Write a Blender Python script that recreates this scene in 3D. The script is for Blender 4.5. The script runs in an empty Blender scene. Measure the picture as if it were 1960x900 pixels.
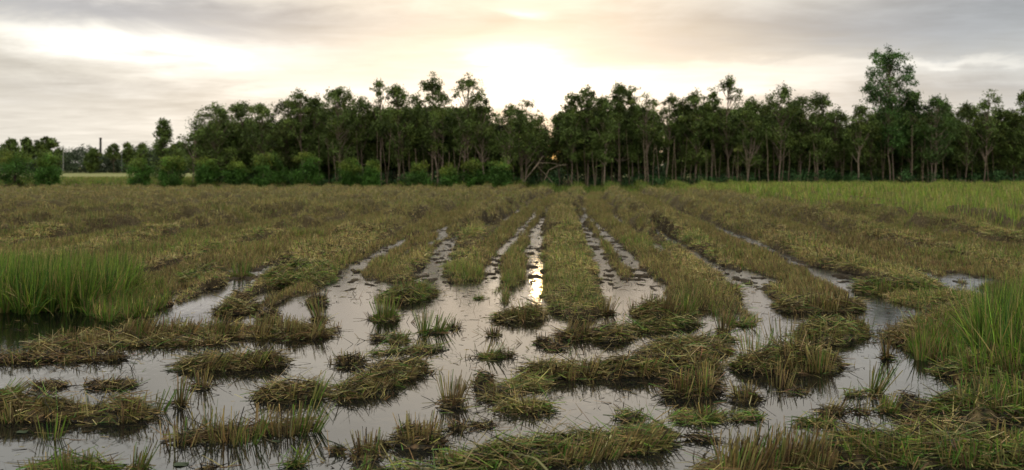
import bpy, math, random
import numpy as np
from mathutils import Vector

random.seed(7); RNG = np.random.default_rng(11)
SC = bpy.context.scene
COL = SC.collection
R = math.radians

# ------------------------------------------------------------------ camera
F = 1906.0          # focal length in photo pixels (photo 1960 wide)
CX, HY, CH = 980.0, 318.0, 2.0     # centre column, horizon row, eye height
cam_d = bpy.data.cameras.new('camera'); cam = bpy.data.objects.new('camera', cam_d); COL.objects.link(cam)
cam.location = (0, 0, CH); cam.rotation_euler = (R(90), 0, 0)
cam_d.sensor_width = 36.0; cam_d.lens = 36.0 * F / 1960.0
cam_d.shift_y = -(450.0 - HY) / 1960.0
cam_d.clip_start = 0.1; cam_d.clip_end = 8000
cam_d.dof.use_dof = True; cam_d.dof.focus_distance = 9.5; cam_d.dof.aperture_fstop = 2.0
SC.camera = cam
SUN_AZ, SUN_EL = 1.55, 6.2

# ------------------------------------------------------------------ world
world = bpy.data.worlds.new('World'); SC.world = world; world.use_nodes = True
WT = world.node_tree; WT.nodes.clear()

class E:                                    # tiny expression wrapper over math nodes
    tree = WT
    def __init__(s, sock): s.s = sock
    @staticmethod
    def m(op, *a):
        n = E.tree.nodes.new('ShaderNodeMath'); n.operation = op
        for i, v in enumerate(a):
            if isinstance(v, E): E.tree.links.new(v.s, n.inputs[i])
            else: n.inputs[i].default_value = float(v)
        return E(n.outputs[0])
    def __add__(s, o): return E.m('ADD', s, o)
    __radd__ = __add__
    def __sub__(s, o): return E.m('SUBTRACT', s, o)
    def __rsub__(s, o): return E.m('SUBTRACT', o, s)
    def __mul__(s, o): return E.m('MULTIPLY', s, o)
    __rmul__ = __mul__
    def __truediv__(s, o): return E.m('DIVIDE', s, o)
def emax(a, b): return E.m('MAXIMUM', a, b)
def emin(a, b): return E.m('MINIMUM', a, b)
def sstep(v, a, b):
    n = E.tree.nodes.new('ShaderNodeMapRange'); n.interpolation_type = 'SMOOTHSTEP'
    E.tree.links.new(v.s, n.inputs['Value']); n.inputs['From Min'].default_value = a; n.inputs['From Max'].default_value = b
    return E(n.outputs[0])
def enoise(x, y, z, scale, detail=4, rough=.55, dist=0.0):
    c = E.tree.nodes.new('ShaderNodeCombineXYZ')
    for i, v in enumerate((x, y, z)):
        if isinstance(v, E): E.tree.links.new(v.s, c.inputs[i])
        else: c.inputs[i].default_value = v
    n = E.tree.nodes.new('ShaderNodeTexNoise'); n.inputs['Scale'].default_value = scale
    n.inputs['Detail'].default_value = detail; n.inputs['Roughness'].default_value = rough; n.inputs['Distortion'].default_value = dist
    E.tree.links.new(c.outputs[0], n.inputs['Vector'])
    return E(n.outputs[0])

tc = WT.nodes.new('ShaderNodeTexCoord')
sp = WT.nodes.new('ShaderNodeSeparateXYZ'); WT.links.new(tc.outputs['Generated'], sp.inputs[0])
dx, dy, dz = (E(o) for o in sp.outputs)
az = E.m('ARCTAN2', dx, dy) * 57.2958
el = E.m('ARCSINE', dz) * 57.2958
zc = emax(dz, 0.0) + 0.06
qx, qy = dx / zc, dy / zc                      # cloud deck seen in perspective
n1 = enoise(qx, qy, 3.1, 0.55, 5, .55, .3)
n2 = enoise(qx, qy, 9.7, 1.9, 5, .6, .4)
n4 = enoise(az * .10, el * .32, 1.7, 1.0, 7, .58, .5)
azw = az + (n1 - .5) * 7.0 + (n2 - .5) * 4.0 + (n4 - .5) * 9.0
elw = el + (n1 - .5) * 1.6 + (n2 - .5) * 1.2 + (n4 - .5) * 3.4
def A(px): return math.degrees(math.atan((px - CX) / F))
def EL(py): return math.degrees(math.atan((HY - py) / F))
def blob(px, py, sx, sy, warp=1.0):
    a, e = (azw, elw) if warp else (az, el)
    u = (a - A(px)) * (1 / (sx / F * 57.3)); v = (e - EL(py)) * (1 / (sy / F * 57.3))
    return E.m('POWER', 2.71828, (u * u + v * v) * -1.0)
cr, cg, cb = [E.m('ADD', b, 0.0) for b in (0.0, 0.0, 0.0)]
def addc(w, r, g, b):
    global cr, cg, cb
    cr = cr + w * r; cg = cg + w * g; cb = cb + w * b
one = E.m('ADD', 1.0, 0.0)
hi = sstep(el, 9.5, 17.0); top = sstep(el, 22.0, 45.0)
addc(one - hi, .72, .695, .635)
addc(hi * (one - top), .66, .655, .62)
addc(top, 1.32, 1.27, 1.14)
addc(blob(1000, 200, 620, 260, 0), .03, .02, .0)          # warm middle
addc(blob(900, 300, 1500, 60, 0), .13, .12, .09)         # pale horizon band
addc(blob(340, 112, 260, 32), .48, .47, .45)
addc(blob(120, 95, 200, 24), .35, .34, .30)
addc(blob(60, 4, 190, 12), .40, .38, .34)
addc(blob(640, 180, 330, 28), .30, .29, .27)
addc(blob(1090, 142, 240, 20), .40, .38, .32)
addc(blob(1045, 180, 150, 38), .48, .46, .40)
addc(blob(1450, 165, 260, 26), .30, .28, .25)
addc(blob(1800, 142, 260, 9), .26, .24, .20)
addc(blob(1035, 18, 40, 14), .35, .33, .30)
addc(blob(1065, 88, 80, 24), .42, .40, .35)
addc(blob(980 + F * math.tan(R(SUN_AZ)), 112, 55, 30), 1.0, .88, .58)
addc(blob(1060, 296, 200, 30, 0), .75, .12, -.42)          # orange light low behind the grove
dark = blob(230, 42, 440, 30) * .38 + blob(560, 80, 140, 40) * .20 + blob(1780, 60, 420, 70) * .36 + blob(1860, 195, 260, 26) * .20 + blob(120, 190, 200, 16) * .10 + blob(900, 30, 250, 26) * .12 + blob(1400, 60, 260, 40) * .12
n3 = enoise(qx * .5, qy, 5.3, 3.2, 6, .62, .6)
det = (n2 - .5) * .45 + (n1 - .5) * .35 + (n3 - .5) * .30 + (n4 - .5) * .55 + 1.0
addc(blob(1850, 70, 520, 130), -.21, -.14, -.06)
addc(blob(200, 40, 420, 40), -.03, -.01, .03)
cr, cg, cb = [emax(c * (one - dark * k_ * .8) * det, .02) for c, k_ in ((cr, 1.12), (cg, 1.05), (cb, .85))]
gl = sstep(el, -1.5, 0.0)
cc = WT.nodes.new('ShaderNodeCombineXYZ')
for i, c in enumerate((cr * 10, cg * 10, cb * 10)): WT.links.new(c.s, cc.inputs[i])
sky = WT.nodes.new('ShaderNodeTexSky'); sky.sky_type = 'NISHITA'; sky.sun_disc = False
sky.sun_elevation = R(SUN_EL); sky.sun_rotation = R(SUN_AZ); sky.air_density = 1.2; sky.dust_density = 3
mx = WT.nodes.new('ShaderNodeMix'); mx.data_type = 'RGBA'; mx.inputs[0].default_value = .93
WT.links.new(sky.outputs[0], mx.inputs[6]); WT.links.new(cc.outputs[0], mx.inputs[7])
bg = WT.nodes.new('ShaderNodeBackground'); bg.inputs[1].default_value = 0.1
WT.links.new(mx.outputs[2], bg.inputs[0])
wo = WT.nodes.new('ShaderNodeOutputWorld'); WT.links.new(bg.outputs[0], wo.inputs[0])

# ------------------------------------------------------------------ sun
sd = bpy.data.lights.new('sun', 'SUN'); so = bpy.data.objects.new('sun', sd); COL.objects.link(so)
sd.energy = 0.3; sd.angle = R(0.6); sd.color = (1.0, .66, .28)
dv = Vector((math.sin(R(SUN_AZ)) * math.cos(R(SUN_EL)), math.cos(R(SUN_AZ)) * math.cos(R(SUN_EL)), math.sin(R(SUN_EL))))
so.rotation_euler = dv.to_track_quat('Z', 'Y').to_euler(); so.location = (5, 60, 30)
vs = SC.view_settings; vs.view_transform = 'Standard'; vs.look = 'None'; vs.gamma = 1; vs.use_curve_mapping = False; vs.exposure = 0.14
SC.cycles.max_bounces = 6; SC.cycles.transparent_max_bounces = 8; SC.cycles.caustics_reflective = False; SC.cycles.caustics_refractive = False
SC.cycles.sample_clamp_indirect = 4; SC.cycles.use_denoising = True

# ------------------------------------------------------------------ helpers
def gp(x, y, z=0.0):
    """photo pixel -> point on the ground level z"""
    Y = F * (CH - z) / (y - HY)
    return np.array([(x - CX) * Y / F, Y, z])
def hsh(i, j, s):
    v = np.sin(i * 127.1 + j * 311.7 + s * 74.7) * 43758.5453
    return v - np.floor(v)
def vn(x, y, s=0.0):
    x = np.asarray(x, float); y = np.asarray(y, float)
    i = np.floor(x); j = np.floor(y); u = x - i; v = y - j
    u = u * u * (3 - 2 * u); v = v * v * (3 - 2 * v)
    a = hsh(i, j, s); b = hsh(i + 1, j, s); c = hsh(i, j + 1, s); d = hsh(i + 1, j + 1, s)
    return (a * (1 - u) + b * u) * (1 - v) + (c * (1 - u) + d * u) * v
def fbm(x, y, s=0.0, o=3):
    t = 0; a = .5; n = 0
    for k in range(o):
        t = t + a * vn(x * 2 ** k, y * 2 ** k, s + k * 3.3); n += a; a *= .5
    return t / n
def ss(v, a, b):
    t = np.clip((v - a) / (b - a), 0, 1); return t * t * (3 - 2 * t)

def tag(o, label=None, cat=None, group=None, kind=None):
    if label: o['label'] = label
    if cat: o['category'] = cat
    if group: o['group'] = group
    if kind: o['kind'] = kind
    return o
def mesh_np(name, V, Q, C=None, mat=None, parent=None, smooth=False, loc=None):
    """one mesh object from arrays: V (n,3), Q (m,4 or 3), C (n,3) colours"""
    V = np.ascontiguousarray(V, np.float32); Q = np.ascontiguousarray(Q, np.int32)
    if loc is not None: V = V - np.array(loc, np.float32)
    me = bpy.data.meshes.new(name); k = Q.shape[1]
    me.vertices.add(len(V)); me.vertices.foreach_set('co', V.ravel())
    me.loops.add(Q.size); me.loops.foreach_set('vertex_index', Q.ravel())
    me.polygons.add(len(Q)); me.polygons.foreach_set('loop_start', np.arange(0, Q.size, k, dtype=np.int32))
    if C is not None:
        at = me.attributes.new('tint', 'FLOAT_COLOR', 'POINT')
        at.data.foreach_set('color', np.concatenate([C, np.ones((len(C), 1))], 1).astype(np.float32).ravel())
    me.update(calc_edges=True)
    if smooth: me.polygons.foreach_set('use_smooth', np.ones(len(Q), bool))
    if mat: me.materials.append(mat)
    o = bpy.data.objects.new(name, me); COL.objects.link(o)
    if loc is not None and parent is None: o.location = loc
    if parent: o.parent = parent
    return o
class Bag:
    def __init__(s): s.V = []; s.Q = []; s.C = []; s.n = 0
    def add(s, V, Q, C):
        s.V.append(V); s.Q.append(Q + s.n); s.C.append(C); s.n += len(V)
    def build(s, name, mat, parent=None, smooth=False, loc=None):
        return mesh_np(name, np.concatenate(s.V), np.concatenate(s.Q), np.concatenate(s.C), mat, parent, smooth, loc)
def unit(v): return v / np.maximum(np.linalg.norm(v, axis=1, keepdims=True), 1e-6)
def blades(bag, P, D, L, W, C, sag=0.0, seg=2, tip=.25, rng=RNG, side=None):
    """thin ribbons from P along D, bending down by sag*L"""
    n = len(P)
    if n == 0: return
    D = unit(D); L = np.broadcast_to(L, n).astype(float); W = np.broadcast_to(W, n).astype(float)
    sg = np.broadcast_to(sag, n).astype(float)
    if side is None:
        r = rng.normal(size=(n, 3)); side = unit(np.cross(D, r))
    out = np.empty((n, 2 * (seg + 1), 3)); 
    for k in range(seg + 1):
        t = k / seg
        c = P + D * (L * t)[:, None]; c[:, 2] -= sg * L * t * t
        w = W * (1 - (1 - tip) * t ** 1.5) * .5
        out[:, 2 * k] = c - side * w[:, None]; out[:, 2 * k + 1] = c + side * w[:, None]
    base = np.arange(n)[:, None] * (2 * (seg + 1))
    q = np.concatenate([base + np.array([2 * k, 2 * k + 1, 2 * k + 3, 2 * k + 2]) for k in range(seg)], 0)
    bag.add(out.reshape(-1, 3), q, np.repeat(C, 2 * (seg + 1), 0))
PAL = dict(straw=(.42, .34, .12), pale=(.54, .45, .22), brown=(.29, .205, .09), red=(.24, .15, .07), dark=(.038, .029, .016),
           green=(.12, .235, .035), lime=(.24, .36, .045), olive=(.27, .25, .08), deep=(.05, .13, .024))
def pick(n, wts, rng=RNG, jit=.28):
    ks = list(wts); p = np.array([wts[k] for k in ks], float); p /= p.sum()
    c = np.array([PAL[k] for k in ks])[rng.choice(len(ks), n, p=p)]
    return np.clip(c * (1 + jit * rng.normal(size=(n, 1))) * (1 + .07 * rng.normal(size=(n, 3))), .008, .8)
MIX = {
 'mat':    dict(straw=3.4, olive=3, brown=4.4, pale=1, green=1.2, dark=4.5, lime=.4),
 'gmat':   dict(straw=2.4, olive=4, brown=2, pale=.5, green=3.6, lime=1.0, dark=3),
 'ymat':   dict(straw=6, olive=4, pale=2, green=2, lime=1.5, brown=1),
 'stub':   dict(brown=5, red=1.6, straw=3.4, olive=3.2, green=1.2, dark=1.5, pale=.5),
 'gstub':  dict(brown=2.5, straw=2, olive=3, green=5, lime=2.0),
 'dark':   dict(brown=3, dark=5, red=2, olive=1, straw=1, green=.5),
 'rice':   dict(green=6, lime=5, olive=3, straw=1.8, deep=1.6),
}

def mat_tint(name, rough=.6, trans=.25, spec=.3, vary=.25, scale=6.0):
    m = bpy.data.materials.new(name); m.use_nodes = True; t = m.node_tree; t.nodes.clear()
    a = t.nodes.new('ShaderNodeAttribute'); a.attribute_name = 'tint'
    g = t.nodes.new('ShaderNodeNewGeometry')
    nz = t.nodes.new('ShaderNodeTexNoise'); nz.inputs['Scale'].default_value = scale; nz.inputs['Detail'].default_value = 3
    t.links.new(g.outputs['Position'], nz.inputs['Vector'])
    mr = t.nodes.new('ShaderNodeMapRange'); mr.inputs[1].default_value = .3; mr.inputs[2].default_value = .7
    mr.inputs[3].default_value = 1 - vary; mr.inputs[4].default_value = 1 + vary
    t.links.new(nz.outputs[0], mr.inputs[0])
    mm = t.nodes.new('ShaderNodeVectorMath'); mm.operation = 'SCALE'
    t.links.new(a.outputs['Color'], mm.inputs[0]); t.links.new(mr.outputs[0], mm.inputs['Scale'])
    b = t.nodes.new('ShaderNodeBsdfPrincipled'); b.inputs['Roughness'].default_value = rough; b.inputs['Specular IOR Level'].default_value = spec
    t.links.new(mm.outputs[0], b.inputs['Base Color'])
    o = t.nodes.new('ShaderNodeOutputMaterial')
    if trans:
        tr = t.nodes.new('ShaderNodeBsdfTranslucent'); t.links.new(mm.outputs[0], tr.inputs[0])
        ms = t.nodes.new('ShaderNodeMixShader'); ms.inputs[0].default_value = trans
        t.links.new(b.outputs[0], ms.inputs[1]); t.links.new(tr.outputs[0], ms.inputs[2]); t.links.new(ms.outputs[0], o.inputs[0])
    else: t.links.new(b.outputs[0], o.inputs[0])
    return m
M_straw = mat_tint('straw', .55, .22, .35)
M_rice = mat_tint('rice_leaf', .5, .38, .35)
M_leaf = mat_tint('tree_leaf', .55, .25, .3, .35, .9)
M_bark = mat_tint('bark', .85, 0, .2, .35, 5.0)

def mat_noise(name, c1, c2, scale, rough=.9, bump=.3, detail=6, c3=None, spec=.3):
    m = bpy.data.materials.new(name); m.use_nodes = True; t = m.node_tree; b = t.nodes['Principled BSDF']
    g = t.nodes.new('ShaderNodeNewGeometry'); nz = t.nodes.new('ShaderNodeTexNoise')
    nz.inputs['Scale'].default_value = scale; nz.inputs['Detail'].default_value = detail; nz.inputs['Roughness'].default_value = .65
    t.links.new(g.outputs['Position'], nz.inputs['Vector'])
    cr_ = t.nodes.new('ShaderNodeValToRGB'); cr_.color_ramp.elements[0].position = .35; cr_.color_ramp.elements[1].position = .68
    cr_.color_ramp.elements[0].color = (*c1, 1); cr_.color_ramp.elements[1].color = (*c2, 1)
    if c3: e = cr_.color_ramp.elements.new(.52); e.color = (*c3, 1)
    t.links.new(nz.outputs[0], cr_.inputs[0]); t.links.new(cr_.outputs[0], b.inputs['Base Color'])
    b.inputs['Roughness'].default_value = rough; b.inputs['Specular IOR Level'].default_value = spec
    bp = t.nodes.new('ShaderNodeBump'); bp.inputs['Strength'].default_value = bump; bp.inputs['Distance'].default_value = .05
    t.links.new(nz.outputs[0], bp.inputs['Height']); t.links.new(bp.outputs[0], b.inputs['Normal'])
    return m
M_mud = mat_noise('wet_mud', (.030, .022, .014), (.085, .062, .036), 5, .55, .6, 8, (.05, .040, .022))
M_far = mat_noise('far_pasture', (.16, .19, .055), (.33, .30, .12), .035, .9, .1)

# water: murky, very slightly rippled
M_water = bpy.data.materials.new('paddy_water'); M_water.use_nodes = True
t = M_water.node_tree; b = t.nodes['Principled BSDF']
g = t.nodes.new('ShaderNodeNewGeometry')
nzb = t.nodes.new('ShaderNodeTexNoise'); nzb.inputs['Scale'].default_value = .6; nzb.inputs['Detail'].default_value = 3
rp = t.nodes.new('ShaderNodeValToRGB'); rp.color_ramp.elements[0].color = (.045, .050, .044, 1); rp.color_ramp.elements[1].color = (.075, .08, .07, 1)
mp = t.nodes.new('ShaderNodeMapping'); mp.inputs['Scale'].default_value = (1, .55, 1)
t.links.new(g.outputs['Position'], mp.inputs[0]); t.links.new(g.outputs['Position'], nzb.inputs['Vector'])
t.links.new(nzb.outputs[0], rp.inputs[0]); t.links.new(rp.outputs[0], b.inputs['Base Color'])
nr = t.nodes.new('ShaderNodeTexNoise'); nr.inputs['Scale'].default_value = 9; nr.inputs['Detail'].default_value = 3
t.links.new(mp.outputs[0], nr.inputs['Vector'])
nr2 = t.nodes.new('ShaderNodeTexNoise'); nr2.inputs['Scale'].default_value = .9; nr2.inputs['Detail'].default_value = 2
t.links.new(g.outputs['Position'], nr2.inputs['Vector'])
mr = t.nodes.new('ShaderNodeMapRange'); mr.inputs[1].default_value = .42; mr.inputs[2].default_value = .65; mr.inputs[3].default_value = .03; mr.inputs[4].default_value = .16
t.links.new(nr2.outputs[0], mr.inputs[0])
bp = t.nodes.new('ShaderNodeBump'); bp.inputs['Distance'].default_value = .02
spw = t.nodes.new('ShaderNodeSeparateXYZ'); t.links.new(g.outputs['Position'], spw.inputs[0])
mrw = t.nodes.new('ShaderNodeMapRange'); mrw.inputs[1].default_value = 15; mrw.inputs[2].default_value = 32; mrw.inputs[3].default_value = 1; mrw.inputs[4].default_value = 6
t.links.new(spw.outputs[1], mrw.inputs[0]); mw = t.nodes.new('ShaderNodeMath'); mw.operation = 'MULTIPLY'
mrr = t.nodes.new('ShaderNodeMapRange'); mrr.inputs[1].default_value = 11; mrr.inputs[2].default_value = 26; mrr.inputs[3].default_value = .05; mrr.inputs[4].default_value = .24
t.links.new(spw.outputs[1], mrr.inputs[0]); t.links.new(mrr.outputs[0], b.inputs['Roughness'])
t.links.new(mr.outputs[0], mw.inputs[0]); t.links.new(mrw.outputs[0], mw.inputs[1]); t.links.new(mw.outputs[0], bp.inputs['Strength']); t.links.new(nr.outputs[0], bp.inputs['Height']); t.links.new(bp.outputs[0], b.inputs['Normal'])
b.inputs['Roughness'].default_value = .05; b.inputs['IOR'].default_value = 2.6; b.inputs['Specular IOR Level'].default_value = .5

# ------------------------------------------------------------------ the field: furrows and mown rows
def poly(pts):                                      # photo pixels -> X as a function of Y
    w = sorted([tuple(gp(x, y)[:2]) for x, y in pts], key=lambda p: p[1])
    Ys = [p[1] for p in w]; Xs = [p[0] for p in w]
    return np.array(Ys), np.array(Xs)
FUR = [  # (polyline, half width of open water in m)
 (poly([(945, 412), (780, 460), (700, 500), (655, 530), (600, 600)]), .20),
 (poly([(1000, 405), (870, 460), (825, 520), (812, 590), (790, 640)]), .30),
 (poly([(1020, 415), (950, 500), (925, 570), (905, 640)]), .15),
 (poly([(1046, 410), (1020, 450), (1028, 520), (1000, 580), (985, 640)]), .16),
 (poly([(1105, 415), (1150, 500), (1172, 540), (1190, 600)]), .19),
 (poly([(1150, 440), (1215, 510), (1245, 545), (1290, 620)]), .17),
 (poly([(1200, 410), (1330, 490), (1400, 530), (1455, 575), (1500, 640)]), .24),
 (poly([(1310, 410), (1450, 470), (1580, 530), (1650, 560), (1700, 640)]), .22),
 (poly([(1440, 420), (1600, 480), (1790, 530), (1860, 560)]), .20),
]
ROWEND = [560, 545, 548, 575, 592, 540, 600, 570, 595, 560]   # photo row where each bed stops, before/between/after the furrows
EDGE_X = lambda Y: np.interp(Y, [20, 29, 34, 46, 63, 76, 95], [19, 15.2, 13.1, 12.9, 12.4, 12.8, 12.9])
def furrow(X, Y):
    """signed distance to the nearest open furrow (negative inside) and bed index"""
    X = np.asarray(X, float); Y = np.asarray(Y, float)
    d = np.full(X.shape, 9.0); idx = np.zeros(X.shape, int)
    wob = (fbm(X * 1.3, Y * .9, 4) - .5) * .5 + (vn(X * 5, Y * 3, 8) - .5) * .45 + (vn(X * 11, Y * 6, 18) - .5) * .25
    for (ys, xs), w in FUR:
        xf = np.interp(Y, ys, xs); s = np.clip((Y - ys[-1]) / 10, 0, 1)
        idx += (X > xf).astype(int)
        xf = xf + np.where(Y > ys[-1], (xs[-1] - xs[-2]) / (ys[-1] - ys[-2]) * (Y - ys[-1]) * .8, 0)
        ww = w * (1 - .28 * ss(Y, 15, 22)) * (1 - ss(Y, 36, 47) * 1.3) * (1 - .92 * s) * np.where(Y > 24, np.clip(1 - (Y - 24) / 40, .6, 1), 1)
        d = np.minimum(d, np.abs(X - xf + wob * .38) - ww)
    return d, idx
# faint furrows far left (beds continue, closed over with straw)
def bedwave(X, Y):
    """1 on the heaped swaths of cut straw, 0 on the standing stubble between"""
    c = np.interp(Y, [10, 14, 20, 40, 95], [.8, .9, 1.2, 2.0, 6.5])
    w = np.cos((X - c) * 2 * np.pi / 2.85 + 1.6 * (fbm(X * .35, Y * .10, 2) - .5)) + 1.6 * (fbm(X * .8, Y * .45, 12) - .5)
    return ss(w, -.35, .75)
def rowgap(X, Y):
    """1 in the narrow low gaps between the combed rows, soil darkened there as shade"""
    c = np.interp(Y, [10, 14, 20, 40, 95], [.8, .9, 1.2, 2.0, 6.5])
    ph = (X - c) / 1.425 + .5 + .28 * (fbm(X * .5, Y * .22, 44) - .5) * 2
    g_ = np.abs(ph - np.round(ph)) * 1.425 + (fbm(X * 2.2, Y * 1.1, 45) - .5) * .22
    return (1 - ss(g_, .05, .24)) * ss(Y, 18, 26)
HOLES = [  # open-water patches (photo px x, y, half width px, half height px)
 (272, 530, 16, 34), (325, 570, 20, 12), (355, 585, 25, 10), (410, 530, 26, 18), (430, 560, 45, 22), (495, 525, 36, 20), (520, 560, 30, 20), (470, 596, 60, 12),
 (560, 590, 45, 14), (385, 612, 30, 10), (1625, 533, 42, 20), (1080, 572, 8, 12), (1430, 530, 40, 18), (1590, 545, 14, 8), (1750, 560, 60, 10), (1870, 535, 40, 12), (1700, 590, 60, 12)]
HW = [(gp(x, y), hw * gp(x, y)[1] / F, (gp(x, y - hh)[1] - gp(x, y + hh)[1]) / 2) for x, y, hw, hh in HOLES]
def cover(X, Y):
    """>0 where mown straw and stubble stand"""
    X = np.asarray(X, float); Y = np.asarray(Y, float)
    d, idx = furrow(X, Y)
    ye = np.array([gp(0, r)[1] for r in ROWEND])[idx]
    n = (fbm(X * 1.1, Y * .8, 21) - .5) * 2
    left = X < gp(640, 530)[0] - .2
    ye = np.where(left & (X > -5.4), 14.2, ye)
    ye = np.where(X <= -5.4, 14.5, ye)
    c = np.minimum(d * 2.2, (Y - ye + .2) * .6 + n * 1.0)
    wet = np.clip((22 - Y) / 6, 0, 1)
    c = c - wet * np.clip((fbm(X * 2.3, Y * 1.2, 33) - .62) * 5, 0, 1) * .9
    for p, a, bb in HW:
        r = ((X - p[0]) / a) ** 2 + ((Y - p[1]) / bb) ** 2
        c = np.minimum(c, (r - 1 + (vn(X * 4, Y * 3, 5) - .5) * .9) * .5)
    c = np.where(X > EDGE_X(Y), 1.0, c)
    return c
def gz(X, Y, c=None):
    """ground height"""
    X = np.asarray(X, float); Y = np.asarray(Y, float)
    if c is None: c = cover(X, Y)
    k = ss(c, -.02, .35)
    far = ss(Y, 30, 55)
    b_ = bedwave(X, Y)
    lump = fbm(X * 1.1, Y * .8, 61, 4)
    h = -.06 + k * (.075 + .04 * far) + k * .08 * (fbm(X * 1.6, Y * 1.6, 51) - .35)
    h = h + k * (.35 + .65 * ss(Y, 20, 28)) * ((.22 + .12 * ss(Y, 26, 34)) * b_ * (.3 + 1.3 * ss(lump, .3, .7)) + .10 * (1 - b_) * ss(lump, .55, .8))
    h = h - k * .10 * rowgap(X, Y)
    h = h + (1 - k) * (.045 + .045 * ss(Y, 14, 19)) * ss(vn(X * 6.5, Y * 3.2, 57) * .6 + vn(X * 15, Y * 8, 58) * .4, .50, .72)
    h = h - .36 * ss(Y, 50, 88)
    h = np.where(Y > 92, h + .12 * ss(Y, 92, 95), h)
    return h

nu, nv = 560, 620
u = np.linspace(-1, 1, nu); v = np.linspace(0, 1, nv)
Yg = 3.0 * (130 / 3.0) ** v
YY, UU = np.meshgrid(Yg, u, indexing='ij'); XX = UU * (.66 * YY + 3.5)
ZZ = gz(XX, YY)
V = np.stack([XX.ravel(), YY.ravel(), ZZ.ravel()], 1)
i = np.arange(nu * nv).reshape(nv, nu)
Q = np.stack([i[:-1, :-1].ravel(), i[:-1, 1:].ravel(), i[1:, 1:].ravel(), i[1:, :-1].ravel()], 1)
cc_ = ss(cover(XX, YY), 0, .5).ravel()[:, None]
fr_ = (ss(YY.ravel(), 25, 60) * (1 - .85 * rowgap(XX, YY).ravel()))[:, None]  # gaps stay dark: shade between lit ridges painted into the soil colour
colr = np.array([.040, .030, .018]) * (1 - cc_) + cc_ * (np.array([.075, .058, .030]) * (1 - fr_) + np.array([.16, .14, .06]) * fr_)
colr = colr * (.75 + .5 * fbm(XX.ravel() * 1.5, YY.ravel() * 1.5, 71)[:, None])
M_soil = mat_tint('field_soil', .9, 0, .12, .35, 9.0)
tag(mesh_np('field_ground', V, Q, colr, M_soil, smooth=True), kind='structure')
def sheet(name, x0, x1, y0, y1, z, mat):
    V = np.array([(x0, y0, z), (x1, y0, z), (x1, y1, z), (x0, y1, z)]); return tag(mesh_np(name, V, np.array([[0, 1, 2, 3]]), None, mat), kind='structure')
sheet('ground', -3500, 3500, -400, 5000, -.45, M_far)
sheet('water', -60, 60, -25, 50, 0.0, M_water)
# pasture beyond the ditch, raised a touch
pz = []
for yy in (128, 150, 200, 260, 330, 800, 5000): pz += [(-3000, yy, -.1), (3000, yy, -.1)]
Qp = np.array([[2 * k, 2 * k + 1, 2 * k + 3, 2 * k + 2] for k in range(6)])
tag(mesh_np('pasture', np.array(pz, float), Qp, None, M_far), kind='structure')

# ------------------------------------------------------------------ mown stubble and straw over the beds (nobody could count it)
def scatter(n, y0, y1, rng, mar=.57):
    """points spread evenly per unit of ground inside the wedge the view takes in"""
    Y = np.sqrt(rng.uniform(y0 ** 2, y1 ** 2, n)); X = rng.uniform(-1, 1, n) * (mar * Y + .8)
    return X, Y
bag = Bag(); rng = np.random.default_rng(5)
SPEC = [(12.5, 19, 330000, .006, .13), (19, 28, 380000, .009, .14), (28, 42, 360000, .015, .15), (42, 66, 360000, .020, .16), (66, 94, 300000, .030, .16)]
for y0, y1, n, w, hgt in SPEC:
    X, Y = scatter(n, y0, y1, rng)
    c = cover(X, Y); keep = (c > .02 + .30 * rng.random(n) ** 2) & (X < EDGE_X(Y) + .3)
    rg = rowgap(X, Y); keep &= rng.random(n) > .65 * rg
    stray = (c > -.25) & (c <= .03) & (rng.random(n) < .045) & (vn(X * 1.5, Y * .8, 3) > .35); keep |= stray; c = np.maximum(c, 0)
    X, Y, c, rg = X[keep], Y[keep], c[keep], rg[keep]; m = len(X)
    z = gz(X, Y, c)
    swath = bedwave(X, Y)             # smoother heaps of cut straw among standing stubble
    lump = fbm(X * .7, Y * 1.1, 61)
    lying = rng.random(m) < .12 + (.62 if y0 < 28 else .42) * swath
    patch = fbm(X * .25, Y * .12, 17)
    gtuft = ss(fbm(X * .9, Y * .7, 43), .60, .72)
    P = np.stack([X, Y, z - .01], 1)
    D = np.stack([rng.normal(0, .28, m), rng.normal(0, .28, m), np.ones(m)], 1)
    Dl = np.stack([rng.normal(0, 1, m), rng.normal(0, 1, m), rng.uniform(.05, .5, m)], 1)
    D = np.where(lying[:, None], Dl, D)
    P[:, 2] += np.where(lying, swath * rng.uniform(0, .06, m), 0)
    L = hgt * rng.uniform(.55, 1.35, m) * np.where(lying, 1.2, 1) * (1 + .6 * gtuft) * (.6 + .6 * vn(X * 3, Y * 3, 9)) * np.clip(.4 + c * 1.1, .4, 1) * (1 - .55 * rg)
    jt = .26 if y0 < 28 else .17
    col = pick(m, MIX['stub'], rng, jt)
    c2 = pick(m, MIX['mat'], rng, jt); c3 = pick(m, MIX['gstub'], rng, jt)
    sel = rng.random(m)
    col = np.where((sel < .12 + .78 * swath)[:, None], c2 * (1.35 if y0 < 28 else 1.22), col * .95)  # gain on swath straw paints its ridges as lit, stubble between duller
    col = np.where((rng.random(m) < np.clip(.10 + 1.5 * (patch - .56) + .5 * gtuft, .02, .7))[:, None], c3, col)
    if y0 >= 28: col = col.mean(0) + (col - col.mean(0)) * .62
    col = col * (.80 + .56 * fbm(X * .5, Y * .5, 13))[:, None]
    blades(bag, P, D, L, w * rng.uniform(.7, 1.4, m) * np.where(lying & (Y > 28), .65, 1), col, np.where(lying, .25, .05), 1 if y0 > 19 else 2, .5, rng)
tag(bag.build('rice_stubble', M_straw), kind='stuff')

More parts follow.
